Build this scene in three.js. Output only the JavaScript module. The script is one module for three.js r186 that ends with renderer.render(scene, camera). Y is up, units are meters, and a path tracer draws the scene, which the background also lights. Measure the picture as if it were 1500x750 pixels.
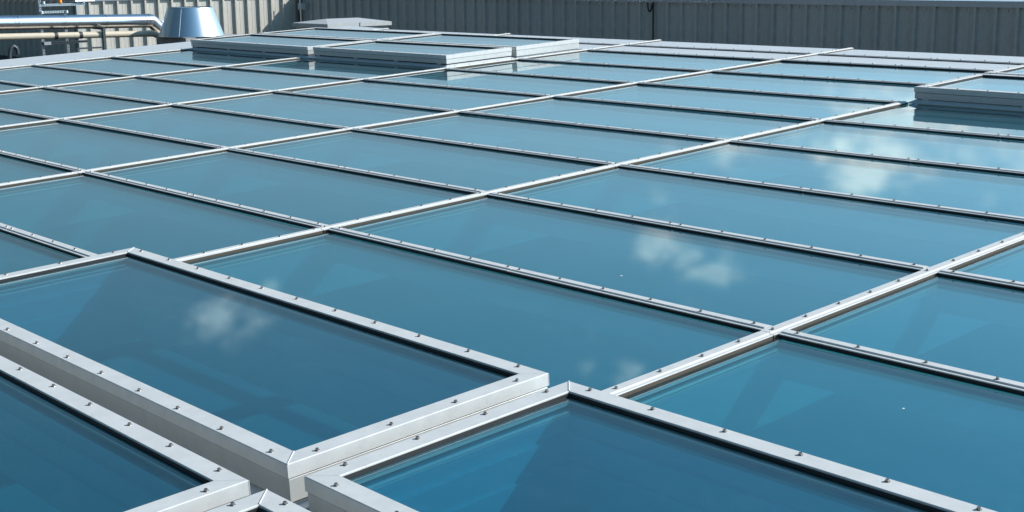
import * as THREE from 'three';
import { mergeGeometries } from 'three/addons/utils/BufferGeometryUtils.js';

// ------------------------------------------------------------------ camera, sky, sun, exposure
const scene = new THREE.Scene();
const camera = new THREE.PerspectiveCamera(21.81, 2, 0.05, 400);
camera.position.set(2.9795, 1.3882, 4.1397);
camera.up.set(-0.14889, 0.97700, -0.15267);
camera.lookAt(2.9795 - 0.71832, 1.3882 - 0.21296, 4.1397 - 0.66231);

const renderer = new THREE.WebGLRenderer({ antialias: true });
renderer.setSize(1024, 512);
renderer.toneMapping = THREE.LinearToneMapping;
renderer.toneMappingExposure = 1.26;
renderer.shadowMap.enabled = true;

const SUN = new THREE.Vector3(0.493, 0.569, -0.657).normalize();

function mulberry(a) { return () => { a |= 0; a = a + 0x6D2B79F5 | 0; let t = Math.imul(a ^ a >>> 15, 1 | a); t = t + Math.imul(t ^ t >>> 7, 61 | t) ^ t; return ((t ^ t >>> 14) >>> 0) / 4294967296; }; }
const rnd = mulberry(20240611);
const rr = (a, b) => a + (b - a) * rnd();
function hash3(x, y, z) { let h = Math.imul(x, 374761393) ^ Math.imul(y, 668265263) ^ Math.imul(z, 2147483647 ^ 961748941); h = Math.imul(h ^ h >>> 13, 1274126177); return ((h ^ h >>> 16) >>> 0) / 4294967296; }
function noise3(x, y, z) {
  const xi = Math.floor(x), yi = Math.floor(y), zi = Math.floor(z);
  const s = t => t * t * (3 - 2 * t), fx = s(x - xi), fy = s(y - yi), fz = s(z - zi);
  const l = (a, b, t) => a + (b - a) * t, h = (i, j, k) => hash3(xi + i, yi + j, zi + k);
  return l(l(l(h(0, 0, 0), h(1, 0, 0), fx), l(h(0, 1, 0), h(1, 1, 0), fx), fy), l(l(h(0, 0, 1), h(1, 0, 1), fx), l(h(0, 1, 1), h(1, 1, 1), fx), fy), fz);
}
const fbm = (x, y, z, n = 4) => { let v = 0, a = 0.5, f = 1; for (let i = 0; i < n; i++) { v += a * noise3(x * f + i * 17.3, y * f + 5.1 * i, z * f); a *= 0.5; f *= 2.07; } return v; };

// the sky: clear deep blue air, paler at the horizon and round the sun, with a few small fair-weather clouds
function makeSky() {
  const w = 2048, h = 1024, d = new Float32Array(w * h * 4);
  const R = Math.PI / 180;
  const dirOf = (az, el) => [Math.sin(az * R) * Math.cos(el * R), Math.sin(el * R), -Math.cos(az * R) * Math.cos(el * R)];
  // [azimuth, elevation, half width, half height, density]; azimuth from -z towards +x, degrees
  const puffs = [[-30.2, 11.0, 2.6, 0.9, 0.9], [-31.7, 11.5, 2.4, 1.0, 0.95], [-30.9, 11.2, 3.6, 1.2, 0.9], [-32.5, 12.9, 1.2, 0.9, 0.9], [-32.3, 12.7, 1.5, 1.0, 0.8], [-29.8, 9.9, 4.0, 0.9, 0.8], [-41.6, 15.5, 1.0, 1.3, 0.55], [-40.9, 16.4, 1.0, 0.5, 0.4], [-39.2, 17.3, 1.2, 0.6, 0.45], [-38.8, 16.2, 0.6, 0.8, 0.25], [-60.6, 16.7, 1.8, 0.9, 0.45], [-44.0, 20.3, 0.9, 1.1, 0.45], [-39.4, 11.7, 1.6, 0.7, 0.55]];
  const r2 = mulberry(77);
  for (let k = 0; k < 46; k++) {
    const az = r2() * 360 - 180, el = 7 + 40 * r2() * r2(), s = 1.2 + 2.6 * r2();
    if (az > -76 && az < -22 && el < 32) continue;            // that part of the sky holds the clouds listed above
    puffs.push([az, el, s * 1.5, s * 0.6, 0.35 + 0.4 * r2()]);
  }
  const rows = [];
  for (let y = 0; y < h; y++) rows.push([]);
  for (const p of puffs) {
    const y0 = Math.max(0, Math.floor(((p[1] - 2.2 * p[3]) / 180 + 0.5) * h)), y1 = Math.min(h - 1, Math.ceil(((p[1] + 2.2 * p[3]) / 180 + 0.5) * h));
    for (let y = y0; y <= y1; y++) rows[y].push(p);
  }
  for (let y = 0; y < h; y++) {
    const el = ((y + 0.5) / h - 0.5) * 180, sy = Math.sin(el * R), cy = Math.cos(el * R);
    const e0 = Math.max(el, 0), t = Math.exp(-e0 * e0 / 289), t2 = Math.exp(-e0 / 40), tr = Math.exp(-e0 * e0 / 235);
    for (let x = 0; x < w; x++) {
      const th = ((x + 0.5) / w - 0.5) * 2 * Math.PI;          // atan2(z, x)
      const dx = Math.cos(th) * cy, dz = Math.sin(th) * cy;
      const c = dx * SUN.x + sy * SUN.y + dz * SUN.z;
      const ang = Math.acos(Math.min(1, Math.max(-1, c))) / R;
      const glow = Math.exp(-ang / 9) * 1.1 + Math.exp(-ang / 38) * 0.42;
      let r = 0.013 + 0.034 * t2 + 0.30 * tr, g = 0.052 + 0.102 * t2 + 0.365 * t, b = 0.11 + 0.185 * t2 + 0.345 * t;
      const k = 0.01 + 0.87 * Math.exp(1.5 * c);
      r = r * k + glow * 0.16; g = g * k + glow * 0.18; b = b * k + glow * 0.20;
      if (el > 0 && rows[y].length) {
        let az = Math.atan2(dx, -dz) / R, m = 0;
        for (const p of rows[y]) {
          let da = az - p[0]; if (da > 180) da -= 360; if (da < -180) da += 360;
          const q = Math.hypot(da * cy / p[2], (el - p[1]) / p[3]);
          if (q > 2.2) continue;
          const wx = fbm(dx * 24 + 9, sy * 30, dz * 24 + p[0], 3) - 0.45;
          const n = fbm(dx * 44 + wx * 1.5 + p[0], sy * 66 + wx * 1.5, dz * 44, 6) - 0.48;
          const v = Math.min(1, Math.max(0, 0.80 - q * 0.60 + n * 3.6)) * Math.min(1, Math.max(0, (2.1 - q) * 1.1));
          const w2 = 0.62 + 0.75 * fbm(dx * 110, sy * 190 + p[1], dz * 110, 4);
          m = Math.max(m, Math.min(1, Math.pow(v, 1.4) * w2) * p[4]);
        }
        r += (1.0 - r) * m; g += (1.1 - g) * m; b += (1.08 - b) * m;
      }
      if (el <= 0) { r = 0.05; g = 0.055; b = 0.06; }
      const i = (y * w + x) * 4;
      d[i] = r; d[i + 1] = g; d[i + 2] = b; d[i + 3] = 1;
    }
  }
  const tex = new THREE.DataTexture(d, w, h, THREE.RGBAFormat, THREE.FloatType);
  tex.mapping = THREE.EquirectangularReflectionMapping;
  tex.magFilter = THREE.LinearFilter; tex.minFilter = THREE.LinearFilter; tex.wrapS = THREE.RepeatWrapping;
  tex.needsUpdate = true;
  return tex;
}
const sky = makeSky();
scene.background = sky; scene.environment = sky;
scene.backgroundIntensity = 1; scene.environmentIntensity = 1;

const sun = new THREE.DirectionalLight(new THREE.Color().setRGB(1, 0.965, 0.92), 5);
sun.position.copy(SUN).multiplyScalar(60); sun.target.position.set(-8, 0, -4); sun.position.add(sun.target.position);
sun.castShadow = true; sun.shadow.mapSize.set(4096, 4096);
Object.assign(sun.shadow.camera, { left: -26, right: 26, top: 26, bottom: -26, near: 1, far: 140 });
scene.add(sun, sun.target);

// ------------------------------------------------------------------ helpers
const used = new Map();
function numbered(n) { const k = used.get(n) || 0; used.set(n, k + 1); return k ? `${n}_${String(k).padStart(3, '0')}` : n; }
function thing(name, label, category, group) {
  const o = new THREE.Group(); o.name = numbered(name); o.userData = { label, category }; if (group) o.userData.group = group; scene.add(o); return o;
}
function part(parent, name, geo, mat) { const m = new THREE.Mesh(geo, mat); m.name = name; m.castShadow = m.receiveShadow = true; parent.add(m); return m; }
function structure(name, geo, mat) { const m = part(scene, name, geo, mat); m.userData = { kind: 'structure' }; return m; }
const box = (sx, sy, sz, x = 0, y = 0, z = 0) => new THREE.BoxGeometry(sx, sy, sz).translate(x, y, z);
function boxBetween(x0, x1, y0, y1, z0, z1) { return box(x1 - x0, y1 - y0, z1 - z0, (x0 + x1) / 2, (y0 + y1) / 2, (z0 + z1) / 2); }
const strip = g => { const n = g.index ? g.toNonIndexed() : g; for (const k of Object.keys(n.attributes)) if (!['position', 'normal', 'uv'].includes(k)) n.deleteAttribute(k); return n; };
const merge = gs => mergeGeometries(gs.map(strip));
// a bar of constant section along x; section points are [z, y] going round; e0/e1 give the mitre: x end = half - m*z
function bar(section, half, m0 = 0, m1 = 0) {
  const n = section.length, pos = [], uv = [];
  const P = (s, k) => { const [z, y] = section[k]; return [s < 0 ? -half + m0 * z : half - m1 * z, y, z]; };
  const tri = (a, b, c) => { for (const q of [a, b, c]) { pos.push(...q); uv.push(q[0], q[1] + q[2]); } };
  for (let k = 0; k < n; k++) { const l = (k + 1) % n, a = P(-1, k), b = P(1, k), c = P(1, l), d = P(-1, l); tri(a, c, b); tri(a, d, c); }
  const tris = THREE.ShapeUtils.triangulateShape(section.map(([z, y]) => new THREE.Vector2(z, y)), []);
  for (const [a, b, c] of tris) { tri(P(-1, a), P(-1, b), P(-1, c)); tri(P(1, a), P(1, c), P(1, b)); }
  const g = new THREE.BufferGeometry();
  g.setAttribute('position', new THREE.Float32BufferAttribute(pos, 3));
  g.setAttribute('uv', new THREE.Float32BufferAttribute(uv, 2));
  g.computeVertexNormals();
  return g;
}
function tube(points, r, seg = 24, radial = 10) { return new THREE.TubeGeometry(new THREE.CatmullRomCurve3(points.map(p => new THREE.Vector3(...p)), false, 'catmullrom', 0.1), seg, r, radial, false); }

// textures: grain and wear only
function dataTex(w, h, fn, srgb = false) {
  const d = new Uint8Array(w * h * 4);
  for (let y = 0; y < h; y++) for (let x = 0; x < w; x++) { const c = fn(x, y), i = (y * w + x) * 4; for (let k = 0; k < 3; k++) d[i + k] = Math.max(0, Math.min(255, Math.round(255 * (Array.isArray(c) ? c[k] : c)))); d[i + 3] = 255; }
  const t = new THREE.DataTexture(d, w, h); t.wrapS = t.wrapT = THREE.RepeatWrapping; t.magFilter = THREE.LinearFilter; t.minFilter = THREE.LinearFilter; if (srgb) t.colorSpace = THREE.SRGBColorSpace; t.needsUpdate = true; return t;
}
const tileable = (x, y, n, s, seed) => { const a = x / n * Math.PI * 2, b = y / n * Math.PI * 2; return fbm(Math.cos(a) * s + seed, Math.sin(a) * s + Math.cos(b) * s, Math.sin(b) * s + seed * 1.7, 4) / 0.94; };
const paintTex = dataTex(256, 256, (x, y) => { const n = tileable(x, y, 256, 2.2, 3), f = hash3(x, y, 5), st = tileable(x, y, 256, 6, 9); const v = 0.93 + 0.07 * n + 0.03 * (f - 0.5) - (st > 0.66 ? (st - 0.66) * 0.25 : 0); return [v, v * 0.997, v * 0.985]; }, true);
paintTex.repeat.set(2, 2);
const paintRough = dataTex(128, 128, (x, y) => 0.60 + 0.2 * tileable(x, y, 128, 3, 21));
const wallTex = dataTex(256, 256, (x, y) => { const n = tileable(x, y, 256, 3, 31), f = hash3(x, y, 15); const v = 0.9 + 0.1 * n + 0.03 * (f - 0.5); return [v, v, v * 0.99]; }, true);
const roofTex = dataTex(256, 256, (x, y) => { const n = tileable(x, y, 256, 3, 41), f = hash3(x, y, 25); return 0.7 + 0.25 * n + 0.12 * (f - 0.5); }, true);

const dustTex = dataTex(512, 512, (x, y) => { const n = tileable(x, y, 512, 1.6, 51), m = tileable(x * 3, y, 512, 4, 57), f = hash3(x, y, 35); return 0.99 - 0.012 * Math.max(0, n - 0.42) * 2 - 0.012 * Math.max(0, m - 0.5) * 2 - (f > 0.9993 ? 0.10 : 0); });
const C = (r, g, b) => new THREE.Color().setRGB(r, g, b);
const M = {
  alu: new THREE.MeshStandardMaterial({ color: C(0.59, 0.605, 0.605), metalness: 0.12, roughness: 1, roughnessMap: paintRough, map: paintTex }),
  curb: new THREE.MeshStandardMaterial({ color: C(0.50, 0.52, 0.52), metalness: 0.3, roughness: 0.5, map: paintTex }),
  sheet: new THREE.MeshStandardMaterial({ color: C(0.55, 0.585, 0.61), roughness: 0.5, map: paintTex }),
  gasket: new THREE.MeshStandardMaterial({ color: C(0.012, 0.012, 0.013), roughness: 0.7 }),
  dirtyGasket: new THREE.MeshStandardMaterial({ color: C(0.075, 0.055, 0.038), roughness: 0.9 }),
  steel: new THREE.MeshStandardMaterial({ color: C(0.30, 0.27, 0.25), metalness: 1, roughness: 0.34 }),
  spacer: new THREE.MeshStandardMaterial({ color: C(0.24, 0.25, 0.25), metalness: 0.3, roughness: 0.5 }),
  beam: new THREE.MeshStandardMaterial({ color: C(0.62, 0.64, 0.62), roughness: 0.6 }),
  wallA: new THREE.MeshStandardMaterial({ color: C(0.44, 0.475, 0.475), roughness: 0.5, map: wallTex }),
  wallB: new THREE.MeshStandardMaterial({ color: C(0.415, 0.45, 0.45), roughness: 0.5, map: wallTex }),
  wallC: new THREE.MeshStandardMaterial({ color: C(0.46, 0.49, 0.49), roughness: 0.5, map: wallTex }),
  coping: new THREE.MeshStandardMaterial({ color: C(0.34, 0.40, 0.46), roughness: 0.35, metalness: 0.3, map: paintTex }),
  cladding: new THREE.MeshStandardMaterial({ color: C(0.80, 0.80, 0.80), metalness: 1, roughness: 0.27 }),
  galv: new THREE.MeshStandardMaterial({ color: C(0.60, 0.62, 0.63), metalness: 0.9, roughness: 0.42 }),
  darkSteel: new THREE.MeshStandardMaterial({ color: C(0.07, 0.085, 0.095), metalness: 0.4, roughness: 0.5 }),
  black: new THREE.MeshStandardMaterial({ color: C(0.02, 0.02, 0.022), roughness: 0.6 }),
  concrete: new THREE.MeshStandardMaterial({ color: C(0.46, 0.455, 0.44), roughness: 0.9, map: roofTex }),
  felt: new THREE.MeshStandardMaterial({ color: C(0.05, 0.042, 0.038), roughness: 0.95, map: roofTex }),
  ground: new THREE.MeshStandardMaterial({ color: C(0.055, 0.055, 0.052), roughness: 0.95, map: roofTex }),
  floor: new THREE.MeshStandardMaterial({ color: C(0.46, 0.48, 0.48), roughness: 0.8, map: wallTex }),
  plaster: new THREE.MeshStandardMaterial({ color: C(0.40, 0.41, 0.41), roughness: 0.8, map: wallTex }),
  boxWhite: new THREE.MeshStandardMaterial({ color: C(0.46, 0.48, 0.49), roughness: 0.5, map: paintTex }),
  lagging: new THREE.MeshStandardMaterial({ color: C(0.56, 0.49, 0.38), roughness: 0.55, map: wallTex }),
  greyBox: new THREE.MeshStandardMaterial({ color: C(0.42, 0.45, 0.47), roughness: 0.5 }),
  orange: new THREE.MeshStandardMaterial({ color: C(0.85, 0.28, 0.02), roughness: 0.45 }),
  speck: new THREE.MeshStandardMaterial({ color: C(0.72, 0.71, 0.66), roughness: 0.9 }),
  dirt: new THREE.MeshStandardMaterial({ color: C(0.22, 0.16, 0.09), roughness: 1 }),
  glass: new THREE.MeshPhysicalMaterial({ color: C(0.46, 0.84, 0.93), transmission: 1, transmissionMap: dustTex, thickness: 0, roughness: 0, ior: 1.9 }),
  clearInner: new THREE.MeshPhysicalMaterial({ color: C(0.08, 0.48, 0.60), transmission: 0.90, thickness: 0, roughness: 0, ior: 1.8 }),
  innerGlass: new THREE.MeshPhysicalMaterial({ color: C(0.14, 0.51, 0.56), transmission: 0.76, thickness: 0, roughness: 0, ior: 2.1 }),
};

// ------------------------------------------------------------------ the glazed roof: grid of 3.00 x 1.173 m cells, pitched 2.37 degrees
const PITCH = 0.04143, W = 3.0, L = 1.1732;
const GLASS_Y = -0.021;
const toWorld = (o, x, y, z) => { const c = Math.cos(PITCH), s = Math.sin(PITCH); o.position.set(x, c * y - s * z, s * y + c * z); o.rotation.x = PITCH; };
const roof = thing('glazed_roof', 'large low-pitched roof of tinted blue glass panes held by white metal capping strips', 'glass roof');
roof.rotation.x = PITCH;
const U0 = -2, U1 = 5, V0 = -5, V1 = 7;
const ventCell = (i, j) => (i >= -1 && i < 1 && j >= -3 && j < -1) || (i >= 3 && i < 5 && j >= 5 && j < 7) || (i === 0 && j >= 5 && j < 7);

function paneGeometry(w, d, sag) {
  const g = new THREE.PlaneGeometry(w, d, 12, 6).rotateX(-Math.PI / 2), p = g.attributes.position;
  for (let k = 0; k < p.count; k++) { const a = p.getX(k) / w * 2, b = p.getZ(k) / d * 2; p.setY(k, -sag * (1 - a * a) * (1 - b * b)); }
  g.computeVertexNormals(); return g;
}
const paneVariants = [0.0004, 0.0009, -0.0004, 0.0013].map(s => paneGeometry(W - 0.03, L - 0.03, s));
const spacerSection = [[0, 0], [0.009, 0], [0.009, -0.010], [0, -0.010]];
function frameGeometry(section, w, d, dy = 0) {              // four mitred bars round a w x d rectangle; section z = inset
  const mk = (half, off, turn) => bar(section.map(([z, y]) => [z, y]), half, 1, 1).translate(0, dy, -off).rotateY(turn);
  return merge([mk(w / 2, d / 2, 0), mk(w / 2, d / 2, Math.PI), mk(d / 2, w / 2, Math.PI / 2), mk(d / 2, w / 2, -Math.PI / 2)]);
}
const spacerGeo = frameGeometry(spacerSection, W - 0.10, L - 0.10, -0.006);
for (let i = U0; i < U1; i++) for (let j = V0; j < V1; j++) {
  const tx = rr(-0.0030, 0.0030), tz = rr(-0.0016, 0.0016), k = Math.floor(rnd() * 4);
  if (ventCell(i, j)) continue;
  const p = part(roof, 'glass_pane', paneVariants[k], M.glass);
  p.position.set(-(i + 0.5) * W, GLASS_Y, -(j + 0.5) * L); p.rotation.set(tx, 0, tz);
  part(p, 'inner_pane', paneVariants[(k + 1) % 4], M.innerGlass).position.y = -0.024;
  part(p, 'spacer_bar', spacerGeo, M.spacer);
}

// screws
const screwGeo = merge([new THREE.CylinderGeometry(0.0085, 0.0095, 0.0022, 12).translate(0, 0.0011, 0), new THREE.CylinderGeometry(0.0058, 0.0060, 0.0068, 6).translate(0, 0.0052, 0)]);
screwGeo.scale(0.88, 0.88, 0.88);
const screwFar = merge([new THREE.CylinderGeometry(0.0085, 0.0095, 0.0022, 8).translate(0, 0.0011, 0), new THREE.CylinderGeometry(0.0056, 0.0062, 0.0068, 6).translate(0, 0.0052, 0)]);

// capping strips: a raised middle with a lower lip on each side, on a rubber gasket
const capSection = [[-0.036, -0.0095], [-0.036, -0.0072], [-0.0345, -0.006], [-0.019, -0.006], [-0.0175, -0.001], [-0.0165, 0], [0.0165, 0], [0.0175, -0.001], [0.019, -0.006], [0.0345, -0.006], [0.036, -0.0072], [0.036, -0.0095]];
const gasketSection = [[-0.0345, -0.0255], [-0.0345, -0.0092], [0.0345, -0.0092], [0.0345, -0.0255]];
const wishes = [];                                             // where screws go: [cap, x, y, z in the cap's axes, roof x, roof z]
function cap(name, x0, x1, z0, z1, alongX, screwsAt, dirty, drop = 0) {
  const half = (alongX ? x1 - x0 : z1 - z0) / 2;
  const c = part(roof, name, bar(capSection, half), M.alu);
  c.position.set((x0 + x1) / 2, drop, (z0 + z1) / 2); if (!alongX) c.rotation.y = Math.PI / 2;
  part(c, 'gasket', bar(gasketSection, half - 0.002), dirty ? M.dirtyGasket : M.gasket);
  for (const s of screwsAt) wishes.push([c, s + rr(-0.004, 0.004), rr(-0.003, 0.003), alongX ? c.position.x + s : c.position.x, alongX ? c.position.z : c.position.z - s]);
  return c;
}
const END_V = 8.25, ROW8 = 7.64;
for (let i = U0; i <= U1; i++) {
  const x = -i * W;
  for (let v = -6.05; v < END_V - 0.1; v += 2) {
    let a = Math.max(v, V0), b = Math.min(v + 1.996, END_V);
    if (i === 0 && a < -1 && b > -3.1) { if (a < -3) { b = -3.02; } else if (b > -1.02) { a = -1.0; } else continue; if (b - a < 0.3) continue; }
    if (i === 4 && a >= 3.9 && b > 5) { if (a < 5) b = 5.0; else if (a < 7) a = 7.02; }
    if ((i === 1) && a >= 3.9 && b > 5.05) { if (a < 5) b = 5.02; else if (a < 7) a = 7.02; }
    if (b - a < 0.15) continue;
    const n = Math.max(1, Math.round((b - a) / 0.194)), len = (b - a) * L, sp = 0.2276, at = [];
    for (let k = 0; k <= n; k++) { const s = -len / 2 + 0.036 + k * sp; if (s < len / 2 - 0.02) at.push(s); }
    cap('rafter_cap', x, x, -b * L, -a * L, false, at, true);
  }
}
for (let j = V0; j <= V1 + 1; j++) {
  const v = j <= V1 ? j + (j === 7 ? 0.04 : 0) : ROW8;
  for (let i = U0; i < U1; i++) {
    if ((j >= -3 && j <= -1 && i >= -1 && i < 1) || (j >= 5 && j <= 6 && ((i >= 3) || i === 0))) continue;
    for (const h of [0, 1]) {
      const xa = -(i + 1) * W + (h ? W / 2 + 0.002 : 0.041), xb = -i * W - (h ? 0.041 : W / 2 + 0.002), len = xb - xa, at = [];
      for (let k = 0; k < 6; k++) at.push(-len / 2 + (h ? 0.034 : 0.060) + k * (len - 0.094) / 5);
      cap('purlin_cap', xa, xb, -v * L, -v * L, true, at, false, rr(-0.001, 0.0005));
    }
  }
}
{ // the nearest 300 screws are screws of their own, the others one part
  const eye = [2.98, 4.08]; wishes.sort((a, b) => Math.hypot(a[3] - eye[0], a[4] - eye[1]) - Math.hypot(b[3] - eye[0], b[4] - eye[1]));
  const inView = q => { const dx = q[3] - 2.98, dz = q[4] - 4.08, f = -dx * 0.735 - dz * 0.678, s = dx * 0.68 - dz * 0.733; return f > 2.2 && Math.abs(s) < f * 0.46; };
  let n = 0; const rest = [];
  for (const q of wishes) {
    if (n < 300 && inView(q)) { const m = part(q[0], 'screw', screwGeo, M.steel); m.position.set(q[1], 0, q[2]); m.rotation.y = rr(0, 3); n++; }
    else { rest.push(screwFar.clone().translate(q[3], q[0].position.y, q[4])); }
  }
  const m = part(roof, 'screws', merge(rest), M.steel); m.userData.kind = 'stuff';
}
// sheet-metal flashings along the top and the left edge, in lapped lengths
for (let i = U0; i < U1; i++) for (const h of [0, 1]) {
  const xa = -(i + 1) * W + (h ? W / 2 + 0.0015 : 0.004), xb = -i * W - (h ? 0.004 : W / 2 + 0.0015);
  part(roof, 'ridge_flashing', boxBetween(xa, xb, -0.030, -0.0205, -(END_V - 0.02) * L, -(V1 + 0.035) * L), M.sheet);
}
part(roof, 'ridge_fascia', boxBetween(-U1 * W, -U0 * W, -0.6, -0.034, -(END_V) * L, -(END_V - 0.02) * L), M.sheet);
for (let v = V0; v < END_V; v += 2.2) {
  const a = v, b = Math.min(v + 2.196, END_V - 0.03);
  const sec = [[-0.50, -0.16], [-0.50, 0.015], [0.51, -0.006], [0.51, -0.012], [-0.47, 0.006], [-0.47, -0.16]];
  const half = (b - a) * L / 2;
  const m = part(roof, 'edge_flashing', bar(sec, half), M.sheet);
  m.position.set(-U1 * W - 0.56, 0, -(a + b) / 2 * L); m.rotation.y = Math.PI / 2;
}
// timber-white structure under the glass
for (let i = U0; i <= U1; i++) {
  const x = -i * W;
  const a = V0, b = END_V - 0.05;
  if (i === 0) { part(roof, 'rafter_beam', boxBetween(x - 0.035, x + 0.035, -0.36, -0.05, -b * L, 0.95 * L), M.beam); part(roof, 'rafter_beam', boxBetween(x - 0.035, x + 0.035, -0.36, -0.05, 3.05 * L, -a * L), M.beam); continue; }
  part(roof, 'rafter_beam', boxBetween(x - 0.035, x + 0.035, -0.36, -0.05, -b * L, -a * L), M.beam);
}
for (let j = V0; j <= V1; j++) for (let i = U0; i < U1; i++) {
  part(roof, 'purlin_beam', boxBetween(-(i + 1) * W + 0.037, -i * W - 0.037, -0.19, -0.05, -j * L - 0.025, -j * L + 0.025), M.beam);
}
// dirt: droppings and dust blown into a corner
{
  const gs = [];
  for (const [u, v] of [[0.35, 0.22], [-0.27, -0.35], [1.62, 1.38], [4.55, 4.6], [3.45, 4.6], [0.8, 4.3], [2.4, 5.2]]) {
    const g = new THREE.CircleGeometry(rr(0.004, 0.007), 9).rotateX(-Math.PI / 2), p = g.attributes.position;
    for (let k = 1; k < p.count; k++) { const s = rr(0.6, 1.3); p.setX(k, p.getX(k) * s); p.setZ(k, p.getZ(k) * s); p.setY(k, 0); }
    gs.push(g.translate(-u * W, GLASS_Y + 0.0045, -v * L));
  }
  part(roof, 'droppings', merge(gs), M.speck).userData.kind = 'stuff';
}

// ------------------------------------------------------------------ opening vents standing on the roof
const SASH = [[0, -0.044], [0, -0.0025], [0.0025, 0], [0.069, 0], [0.071, -0.002], [0.071, -0.022], [0.060, -0.022], [0.060, -0.044]];
const CURB = [[0.004, -0.100], [0.004, -0.050], [0.006, -0.0475], [0.050, -0.0475], [0.050, -0.100]];
const INNER = [[0.016, -0.125], [0.016, -0.030], [0.058, -0.030], [0.058, -0.125]];
function vent(u0, u1, v0, v1, h, label, group, ledge) {
  const w = (u1 - u0) * W, d = (v1 - v0) * L, cx = -(u0 + u1) / 2 * W, cz = -(v0 + v1) / 2 * L;
  const t = thing('roof_vent', label, 'roof vent', group);
  toWorld(t, cx, 0, cz);
  const sides = [[w, d, 0], [w, d, Math.PI], [d, w, Math.PI / 2], [d, w, -Math.PI / 2]];   // back, front, left (-x), right (+x)
  for (const [len, off, turn] of sides) {
    const f = part(t, 'sash_frame', bar(SASH, len / 2 - 0.0006, 1, 1).translate(0, h, -off / 2).rotateY(turn), M.alu);
    const n = Math.max(3, Math.round((len - 0.24) / 0.27) + 1);
    for (let k = 0; k < n; k++) {
      const s = -len / 2 + 0.12 + (len - 0.24) * k / (n - 1) + rr(-0.006, 0.006);
      const m = part(f, 'screw', screwGeo, M.steel);
      m.position.set(s, h, -off / 2 + 0.022).applyAxisAngle(new THREE.Vector3(0, 1, 0), turn); m.rotation.y = rr(0, 3);
    }
    part(t, 'curb_rail', bar(ledge ? CURB : CURB.map(([z, y]) => [z, y < -0.08 ? -0.119 : y]), len / 2 - 0.0006, 1, 1).translate(0, h, -off / 2).rotateY(turn), M.curb);
  }
  part(t, 'seal', frameGeometry(INNER, w, d, h), M.gasket);
  part(t, 'glazing_gasket', frameGeometry([[0.0715, -0.021], [0.0715, -0.006], [0.0755, -0.006], [0.0755, -0.021]], w, d, h), M.gasket);
  // folded corner beads
  for (const [sx, sz] of [[1, 1], [-1, -1], [1, -1], [-1, 1]]) {
    const bead = [[0, -0.044], [0, 0.0002]];
    const g = [new THREE.CylinderGeometry(0.0022, 0.0022, 0.042, 6).translate(sx * (w / 2 - 0.0012), h - 0.0225, sz * (d / 2 - 0.0012))];
    if (sx === -sz) { /* plain joint */ } else g.push(tube([[sx * (w / 2 - 0.002), h, sz * (d / 2 - 0.002)], [sx * (w / 2 - 0.069), h + 0.0003, sz * (d / 2 - 0.069)]], 0.0022, 4, 6));
    part(t, 'corner_bead', merge(g), M.alu);
  }
  const p = part(t, 'glass_pane', paneGeometry(w - 0.13, d - 0.13, rr(0.0003, 0.0009)), M.glass);
  p.position.y = h - 0.016; p.rotation.set(rr(-0.001, 0.001), 0, rr(-0.0006, 0.0006));
  part(p, 'inner_pane', paneGeometry(w - 0.13, d - 0.13, rr(0.0002, 0.0006)), M.clearInner).position.y = -0.024;
  part(p, 'spacer_bar', frameGeometry(spacerSection, w - 0.18, d - 0.18, -0.006), M.spacer);
  part(t, 'lining', frameGeometry([[0.059, -0.36], [0.059, -0.046], [0.078, -0.046], [0.078, -0.13], [0.098, -0.13], [0.098, -0.22], [0.112, -0.22], [0.112, -0.36]], w, d, h), M.beam);
  // upstand
  part(t, 'upstand', frameGeometry([[0.022, -0.33], [0.022, h - 0.10], [0.052, h - 0.10], [0.052, -0.33]], w, d, 0), M.beam);
  part(t, 'apron_flashing', frameGeometry(ledge ? [[-0.03, -0.018], [-0.03, -0.008], [0.021, 0.018], [0.021, -0.018]] : [[-0.03, -0.0285], [-0.03, -0.019], [0.021, -0.012], [0.021, -0.0285]], w, d, 0), M.sheet);
  if (ledge) for (let k = 0; k < 4; k++) {
    const hx = -w / 2 + w * (k + 0.12) / 3.3;
    part(t, 'hinge', boxBetween(hx - 0.028, hx + 0.028, h - 0.114, h - 0.098, d / 2 - 0.016, d / 2 - 0.001), M.curb);
  }
  return t;
}
const gN = 'opening vents of the near cluster', gF = 'opening vents of the far cluster', gR = 'opening vents at the right edge';
vent(0.018, 0.985, -1.885, -1.005, 0.115, 'whole big glass vent with white frame filling the left foreground, its near corner towards us', gN, false);
vent(-0.985, -0.016, -1.895, -1.012, 0.113, 'white framed glass vent cut by the bottom edge, right of the foreground vent', gN, false);
vent(0.012, 0.985, -2.88, -2.0, 0.118, 'white framed glass vent in the lower left corner, in front of the big vent', gN, false);
vent(-0.985, -0.018, -2.88, -2.0, 0.118, 'vent of which only the tip of the white frame shows at the bottom edge', gN, false);
vent(3.965, 4.985, 5.07, 5.98, 0.13, 'raised far vent beside the shiny metal cowl, front left of its cluster', gF, true);
vent(3.025, 3.935, 5.09, 5.985, 0.13, 'raised far vent at the front right of its cluster, lit end facing right', gF, true);
vent(3.025, 3.935, 6.05, 6.99, 0.13, 'raised far vent behind the front right one, nearest the dark clad wall', gF, false);
vent(3.965, 4.985, 6.05, 6.99, 0.13, 'raised far vent in front of the white lidded box, back left of its cluster', gF, false);
vent(0.02, 0.98, 5.06, 5.985, 0.12, 'raised vent cut off by the right edge of the picture, shaded side facing us', gR, true);
vent(0.02, 0.98, 6.05, 6.99, 0.12, 'vent behind the cut-off one at the right edge, only a corner showing', gR, false);

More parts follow.
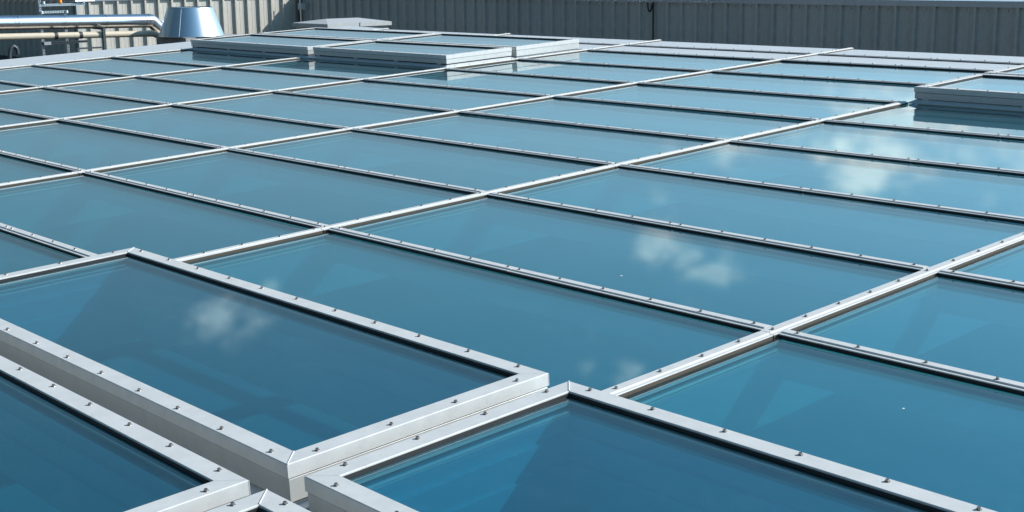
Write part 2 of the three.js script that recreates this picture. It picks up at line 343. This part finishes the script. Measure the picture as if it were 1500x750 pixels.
// ------------------------------------------------------------------ the hall below the glass
const rw = (y, z) => [Math.cos(PITCH) * y - Math.sin(PITCH) * z, Math.sin(PITCH) * y + Math.cos(PITCH) * z];
const XL = -U1 * W - 0.9, XR = -U0 * W + 0.1, ZN = -V0 * L + 0.1, ZF = -END_V * L;
structure('hall_floor', boxBetween(XL - 0.2, XR + 0.2, -3.4, -3.2, ZF - 0.2, ZN + 0.2), M.floor);
structure('hall_wall_left', boxBetween(XL - 0.25, XL, -3.2, -0.24, ZF, ZN), M.plaster);
structure('hall_wall_right', boxBetween(XR, XR + 0.25, -3.2, -0.24, ZF, ZN), M.plaster);
structure('hall_wall_back', boxBetween(XL - 0.25, XR + 0.25, -3.2, 0.06, ZF - 0.25, ZF), M.plaster);
structure('hall_wall_front', boxBetween(XL - 0.25, XR + 0.25, -3.2, -0.34, ZN, ZN + 0.25), M.plaster);
part(roof, 'edge_board', boxBetween(-U1 * W - 0.95, -U1 * W - 0.05, -0.30, -0.045, -END_V * L, -V0 * L), M.plaster);
part(roof, 'edge_board', boxBetween(-U0 * W + 0.05, -U0 * W + 0.35, -0.30, -0.02, -END_V * L, -V0 * L), M.sheet);
part(roof, 'edge_board', boxBetween(-U1 * W - 0.9, -U0 * W + 0.3, -0.34, -0.02, -V0 * L + 0.02, -V0 * L + 0.3), M.sheet);

// ------------------------------------------------------------------ neighbouring walls of trapezoidal steel cladding
const PER = 0.34;
function panelGeometry(y0, y1) {                               // one sheet: broad flat with two fine swages, one rib; along +x, facing +z
  const s = [[0, 0], [0.068, 0], [0.073, 0.004], [0.080, 0.004], [0.085, 0], [0.150, 0], [0.155, 0.004], [0.162, 0.004], [0.167, 0], [0.252, 0], [0.256, 0.060], [0.300, 0.060], [0.304, 0], [PER, 0]];
  const pos = [], uv = [];
  for (let k = 0; k < s.length - 1; k++) {
    const [xa, za] = s[k], [xb, zb] = s[k + 1];
    for (const [x, y, z] of [[xa, y0, za], [xb, y0, zb], [xb, y1, zb], [xa, y0, za], [xb, y1, zb], [xa, y1, za]]) { pos.push(x, y, z); uv.push(x, y); }
  }
  const g = new THREE.BufferGeometry();
  g.setAttribute('position', new THREE.Float32BufferAttribute(pos, 3)); g.setAttribute('uv', new THREE.Float32BufferAttribute(uv, 2));
  g.computeVertexNormals(); return g;
}
const panel = panelGeometry(-3.5, 0.705), panelLeft = panelGeometry(-3.5, 0.73);
const wallMats = [M.wallA, M.wallB, M.wallC];
const beige = [[0.54, 0.52, 0.47], [0.52, 0.50, 0.455], [0.56, 0.54, 0.485]].map(c => new THREE.MeshStandardMaterial({ color: C(...c), roughness: 0.5, map: wallTex }));
const WZ = -15, WX = -25.61;
const back = thing('metal_clad_wall', 'long shaded wall of dark grey-blue ribbed metal cladding across the back', 'wall');
back.position.set(0, 0, WZ);
const NB = 112;
for (let k = 0; k < NB; k++) { const p = part(back, 'cladding_panel', panel, wallMats[Math.floor(rnd() * 3)]); p.position.set(WX + 0.02 + k * PER, 0, 0); part(p, 'fixing', new THREE.CylinderGeometry(0.009, 0.009, 0.006, 8).rotateX(Math.PI / 2).translate(0.115, 0.655, 0.003), M.darkSteel); }
part(back, 'wall_core', boxBetween(WX - 0.3, WX + NB * PER, -3.5, 0.70, -0.3, -0.012), M.plaster);
for (let k = 0; k < 7; k++) {
  const a = WX + 0.05 + k * 5.39, b = a + 5.386;
  part(back, 'coping', bar([[0.055, 0.705], [0.065, 0.705], [0.068, 0.790], [0.060, 0.798], [-0.40, 0.800], [-0.40, 0.788], [0.055, 0.784]], (b - a) / 2).translate((a + b) / 2, 0, 0), M.coping);
}
for (let k = 0; k < 42; k++) part(back, 'roof_sheet', boxBetween(WX + k * 0.9, WX + k * 0.9 + 0.895, 0.74, 0.775, -7, -0.41), M.sheet);
const left = thing('metal_clad_wall', 'sunlit beige ribbed metal wall on the left, meeting the shaded wall at a corner', 'wall');
left.position.set(WX, 0, WZ); left.rotation.y = Math.PI / 2;   // local +x runs to -z, local +z faces +x
const STEP = 17 * PER + 0.06;                                  // the wall ends here at an outer corner and turns away
for (let k = 0; k < 17; k++) { const p = part(left, 'cladding_panel', panelLeft, beige[Math.floor(rnd() * 3)]); p.position.set(-(k + 1) * PER - 0.06, 0, 0); }
part(left, 'corner_trim', boxBetween(-0.06, 0.02, -3.5, 0.72, -0.01, 0.012), M.wallB);
part(left, 'corner_trim', boxBetween(-STEP - 0.035, -STEP + 0.03, -3.5, 0.72, -0.05, 0.045), M.wallB);
part(left, 'wall_core', boxBetween(-STEP + 0.03, 0.3, -3.5, 0.715, -8, -0.012), M.plaster);
for (let k = 0; k < 23; k++) { const p = part(left, 'cladding_panel', panelLeft, beige[Math.floor(rnd() * 3)]); p.rotation.y = -Math.PI / 2; p.position.set(-STEP, 0, -8 + k * PER); }
part(left, 'coping', bar([[-0.4, 0.735], [0.075, 0.735], [0.080, 0.83], [-0.4, 0.84]], STEP / 2).translate(-STEP / 2, 0, 0), M.coping);
part(left, 'coping', boxBetween(-STEP - 0.08, -STEP, 0.735, 0.835, -8, 0.08), M.coping);

// ------------------------------------------------------------------ low roof round the glazing, and the ground
structure('lower_roof', boxBetween(-40, 30, -0.75, -0.62, -20, ZF - 0.27), M.felt);
structure('lower_roof_side', boxBetween(-40, XL - 0.27, -0.75, -0.621, ZF - 0.26, 14), M.felt);
structure('ground', new THREE.PlaneGeometry(600, 600).rotateX(-Math.PI / 2).translate(0, -6, 0), M.ground);

// ------------------------------------------------------------------ services on the left
{
  const t = thing('insulated_pipe', 'thick shiny aluminium-clad pipe running along the top left, elbow at its right end', 'pipe');
  const A = [-20.5, 0.60, -1.4], B = [-20.5, 0.452, -8.30];
  const at = z => [-20.5, 0.60 + (z + 1.4) / (-8.30 + 1.4) * (0.452 - 0.60), z];
  const R = 0.127;
  const zs = [-1.4, -2.9, -4.3, -5.62, -6.48, -7.28, -8.15];
  for (let k = 0; k < zs.length - 1; k++) part(t, 'jacket', tube([at(zs[k] - 0.002), at((zs[k] + zs[k + 1]) / 2), at(zs[k + 1] + 0.002)], R, 8, 40), M.cladding);
  for (let k = 1; k < zs.length; k++) for (const dz of [-0.035, 0.035]) part(t, 'jacket_band', tube([at(zs[k] + dz - 0.012), at(zs[k] + dz + 0.012)], R + 0.005, 2, 40), M.cladding);
  const e = at(-8.15);
  part(t, 'elbow', tube([e, [-20.5, e[1] - 0.002, -8.235], [-20.5, e[1] - 0.018, -8.265], [-20.5, e[1] - 0.25, -8.50]], R, 24, 40), M.cladding);
  part(t, 'jacket_band', tube([[-20.5, e[1] - 0.10, -8.348], [-20.5, e[1] - 0.118, -8.366]], R + 0.005, 2, 40), M.cladding);
  part(t, 'lower_leg', tube([[-20.5, e[1] - 0.24, -8.49], [-20.5, e[1] - 0.42, -8.62], [-20.5, -0.62, -8.70]], R - 0.001, 12, 40), M.cladding);
}
{
  const t = thing('lagged_pipe', 'thinner clad pipe slung just below the thick shiny pipe', 'pipe');
  const at = z => [-20.38, 0.357 + (z + 1.4) / (-8.1 + 1.4) * (0.222 - 0.357), z];
  const zs = [-1.4, -3.4, -5.0, -6.28, -6.75, -8.1];
  for (let k = 0; k < zs.length - 1; k++) part(t, 'jacket', tube([at(zs[k] - 0.002), at((zs[k] + zs[k + 1]) / 2), at(zs[k + 1] + 0.002)], 0.058, 8, 28), M.lagging);
  for (let k = 1; k < zs.length - 1; k++) part(t, 'jacket_band', tube([at(zs[k] - 0.03), at(zs[k] + 0.03)], 0.064, 2, 28), M.black);
  const e = at(-8.1);
  part(t, 'elbow', tube([e, [-20.38, e[1], -8.2], [-20.38, e[1] - 0.05, -8.32], [-20.38, e[1] - 0.14, -8.40], [-20.38, e[1] - 0.4, -8.46], [-20.38, -0.62, -8.46]], 0.062, 24, 28), M.lagging);
}
for (const [z, lab] of [[-7.17, 'dark steel post under the thick shiny pipe']]) {
  const t = thing('pipe_support', lab, 'support');
  t.position.set(-20.3, -0.62, z);
  const top = z === -7.17 ? 0.37 : 0.43;
  part(t, 'post', box(0.05, top + 0.62, 0.05, 0, (top + 0.62) / 2, 0), M.darkSteel);
  part(t, 'saddle', box(0.42, 0.03, 0.05, -0.2, top + 0.60, 0), M.darkSteel);
  part(t, 'brace', box(0.03, 0.03, 0.55, 0, 0.635, 0.26), M.darkSteel);
  part(t, 'post', box(0.04, 0.64, 0.04, 0, 0.32, 0.52), M.darkSteel);
  part(t, 'base_plate', box(0.2, 0.012, 0.2, 0, 0.006, 0), M.darkSteel);
}
{
  const t = thing('extract_cowl', 'shiny metal frustum-shaped cowl on a grey kerb beside the pipe elbow', 'cowl');
  t.position.set(-19.6, -0.62, -8.58);
  M.cone = new THREE.MeshStandardMaterial({ color: C(0.80, 0.81, 0.82), metalness: 1, roughness: 0.3 });
  part(t, 'cone', new THREE.LatheGeometry([[0.396, 1.333], [0.415, 1.333], [0.418, 1.318], [0.598, 0.820], [0.608, 0.813], [0.608, 0.797], [0.592, 0.797], [0.408, 1.314]].map(([a, b]) => new THREE.Vector2(a, b)), 96), M.cone);
  part(t, 'cone_top', new THREE.CylinderGeometry(0.40, 0.40, 0.01, 64).translate(0, 1.320, 0), M.cone);
  part(t, 'seam', tube([[0.42 * Math.cos(0.9), 1.318, 0.42 * Math.sin(0.9)], [0.603 * Math.cos(0.9), 0.818, 0.603 * Math.sin(0.9)]], 0.0035, 4, 6), M.cone);
  part(t, 'kerb', boxBetween(-0.55, 0.56, 0, 0.795, -0.9, 0.44), M.concrete);
}
{
  const t = thing('lidded_box', 'low white box with a shallow hipped lid behind the far vents', 'vent box');
  t.position.set(-20.63, -0.62, -11.5);
  // lid 1.27 m across, its long lit side to the right
  const w = 1.27, d = 1.62, y0 = 0.84, y1 = 0.915, y2 = 0.995;
  part(t, 'box_side', boxBetween(0.06, w - 0.06, 0, y0 + 0.02, -d + 0.06, -0.06), M.boxWhite);
  const v = [[0, y0, 0], [w, y0, 0], [w, y0, -d], [0, y0, -d], [0, y1, 0], [w, y1, 0], [w, y1, -d], [0, y1, -d], [w / 2 - 0.02, y2, -0.42], [w / 2 + 0.02, y2, -d + 0.42]];
  const q = [[0, 1, 5], [0, 5, 4], [1, 2, 6], [1, 6, 5], [2, 3, 7], [2, 7, 6], [3, 0, 4], [3, 4, 7], [4, 5, 8], [5, 6, 9], [5, 9, 8], [6, 7, 9], [7, 4, 8], [7, 8, 9], [0, 2, 1], [0, 3, 2]];
  const g = new THREE.BufferGeometry(); g.setAttribute('position', new THREE.Float32BufferAttribute(q.flat().flatMap(k => v[k]), 3)); g.setAttribute('uv', new THREE.Float32BufferAttribute(q.flat().flatMap(k => [v[k][0], v[k][2] + v[k][1]]), 2)); g.computeVertexNormals();
  part(t, 'lid', g, M.boxWhite);
  part(t, 'latch', box(0.012, 0.07, 0.03, w + 0.007, y0 + 0.05, -d * 0.5), M.galv);
}
function perforated(len, along) {                              // slotted channel: two flanges with rungs between
  const gs = [box(len, 0.008, 0.04, 0, 0.018, 0), box(len, 0.008, 0.04, 0, -0.018, 0), box(len, 0.04, 0.004, 0, 0, -0.02)];
  for (let x = -len / 2 + 0.02; x < len / 2; x += 0.05) gs.push(box(0.02, 0.03, 0.004, x, 0, 0.02));
  const g = merge(gs); return along === 'z' ? g.rotateY(Math.PI / 2) : along === 'y' ? g.rotateZ(Math.PI / 2).rotateY(Math.PI / 2) : g;
}
{
  const t = thing('strut_frame', 'galvanised slotted strut frame above the thick pipe at the top left', 'bracket');
  t.position.set(-22.3, -0.62, -6.87);
  part(t, 'upright', perforated(1.47, 'y').translate(0, 0.735, 0), M.galv);
  part(t, 'upright', perforated(1.27, 'y').translate(0, 0.635, -0.49), M.galv);
  part(t, 'arm', perforated(0.92, 'z').translate(0.05, 1.378, -0.42), M.galv);
  part(t, 'arm', perforated(0.56, 'z').translate(0.05, 1.243, -0.24), M.galv);
  for (const [y, z] of [[1.425, -0.05], [1.243, 0], [1.243, -0.50], [1.425, -0.74], [1.425, -0.86]]) part(t, 'clamp', new THREE.CylinderGeometry(0.03, 0.035, 0.05, 10).translate(0.07, y, z), M.galv);
  part(t, 'arm', perforated(0.95, 'z').translate(0.05, 0.655, -0.44), M.darkSteel);
  part(t, 'clamp', box(0.06, 0.06, 0.14, 0.06, 0.65, -0.06), M.galv);
  part(t, 'upright', perforated(0.60, 'y').translate(0.05, 0.31, -0.48), M.galv);
}
{
  const t = thing('orange_cap', 'small bright orange cap on the galvanised strut frame', 'cap');
  t.position.set(-22.25, 0.784, -7.265);
  part(t, 'cap_body', new THREE.LatheGeometry([[0, 0], [0.036, 0], [0.038, 0.01], [0.033, 0.07], [0.026, 0.09], [0, 0.094]].map(([a, b]) => new THREE.Vector2(a, b)), 20), M.orange);
}
{
  const t = thing('small_conduit', 'thin silver conduit run resting on the strut frame at top', 'conduit');
  part(t, 'conduit_body', tube([[-22.22, 0.812, -7.55], [-22.22, 0.812, -7.75], [-22.22, 0.812, -7.95]], 0.03, 6, 12), M.galv);
  part(t, 'coupling', tube([[-22.22, 0.812, -7.62], [-22.22, 0.812, -7.69]], 0.037, 2, 12), M.galv);
}
{
  const t = thing('gooseneck_vent', 'dark gooseneck vent pipe in the shade under the lower pipe', 'vent pipe');
  t.position.set(-21.5, -0.62, -5.9);
  part(t, 'neck', tube([[0, 0, 0.03], [0, 0.5, 0.03], [0, 0.62, 0], [0, 0.67, -0.06], [0, 0.62, -0.12], [0, 0.52, -0.13]], 0.034, 30, 14), M.darkSteel);
  part(t, 'collar', new THREE.CylinderGeometry(0.05, 0.07, 0.06, 16).translate(0, 0.03, 0.03), M.darkSteel);
}
{
  const t = thing('junction_box', 'small grey electrical box with conduit in the corner of the two walls', 'junction box');
  t.position.set(-25.15, 0.40, -14.8);
  part(t, 'enclosure', box(0.19, 0.15, 0.10, 0, 0.075, 0), M.greyBox);
  part(t, 'cover', box(0.16, 0.12, 0.008, 0, 0.075, 0.055), M.greyBox);
  part(t, 'conduit', tube([[-0.05, -2, 0], [-0.05, 0.01, 0]], 0.022, 4, 10), M.galv);
  part(t, 'conduit', tube([[-0.06, 0.15, 0], [-0.06, 0.42, 0]], 0.02, 4, 10), M.galv);
  part(t, 'mounting_post', box(0.08, 2.7, 0.06, -0.20, -0.95, -0.08), M.black);
}
{
  const t = thing('wall_cable', 'black cable with a hanging loop running down the shaded wall', 'cable');
  t.position.set(-13.735, 0, -14.93);
  part(t, 'cable_run', tube([[0, -0.62, 0], [0.002, 0, 0], [0, 0.4, 0], [0, 0.71, 0]], 0.016, 20, 8), M.black);
  part(t, 'cable_loop', tube([[-0.125, 0.70, 0.02], [-0.115, 0.60, 0.02], [-0.09, 0.54, 0.02], [-0.055, 0.535, 0.02], [-0.03, 0.58, 0.02], [-0.01, 0.68, 0.02]], 0.015, 30, 8), M.black);
}

scene.traverse(o => { if (o.isMesh) { o.castShadow = true; o.receiveShadow = true; } });
renderer.render(scene, camera);
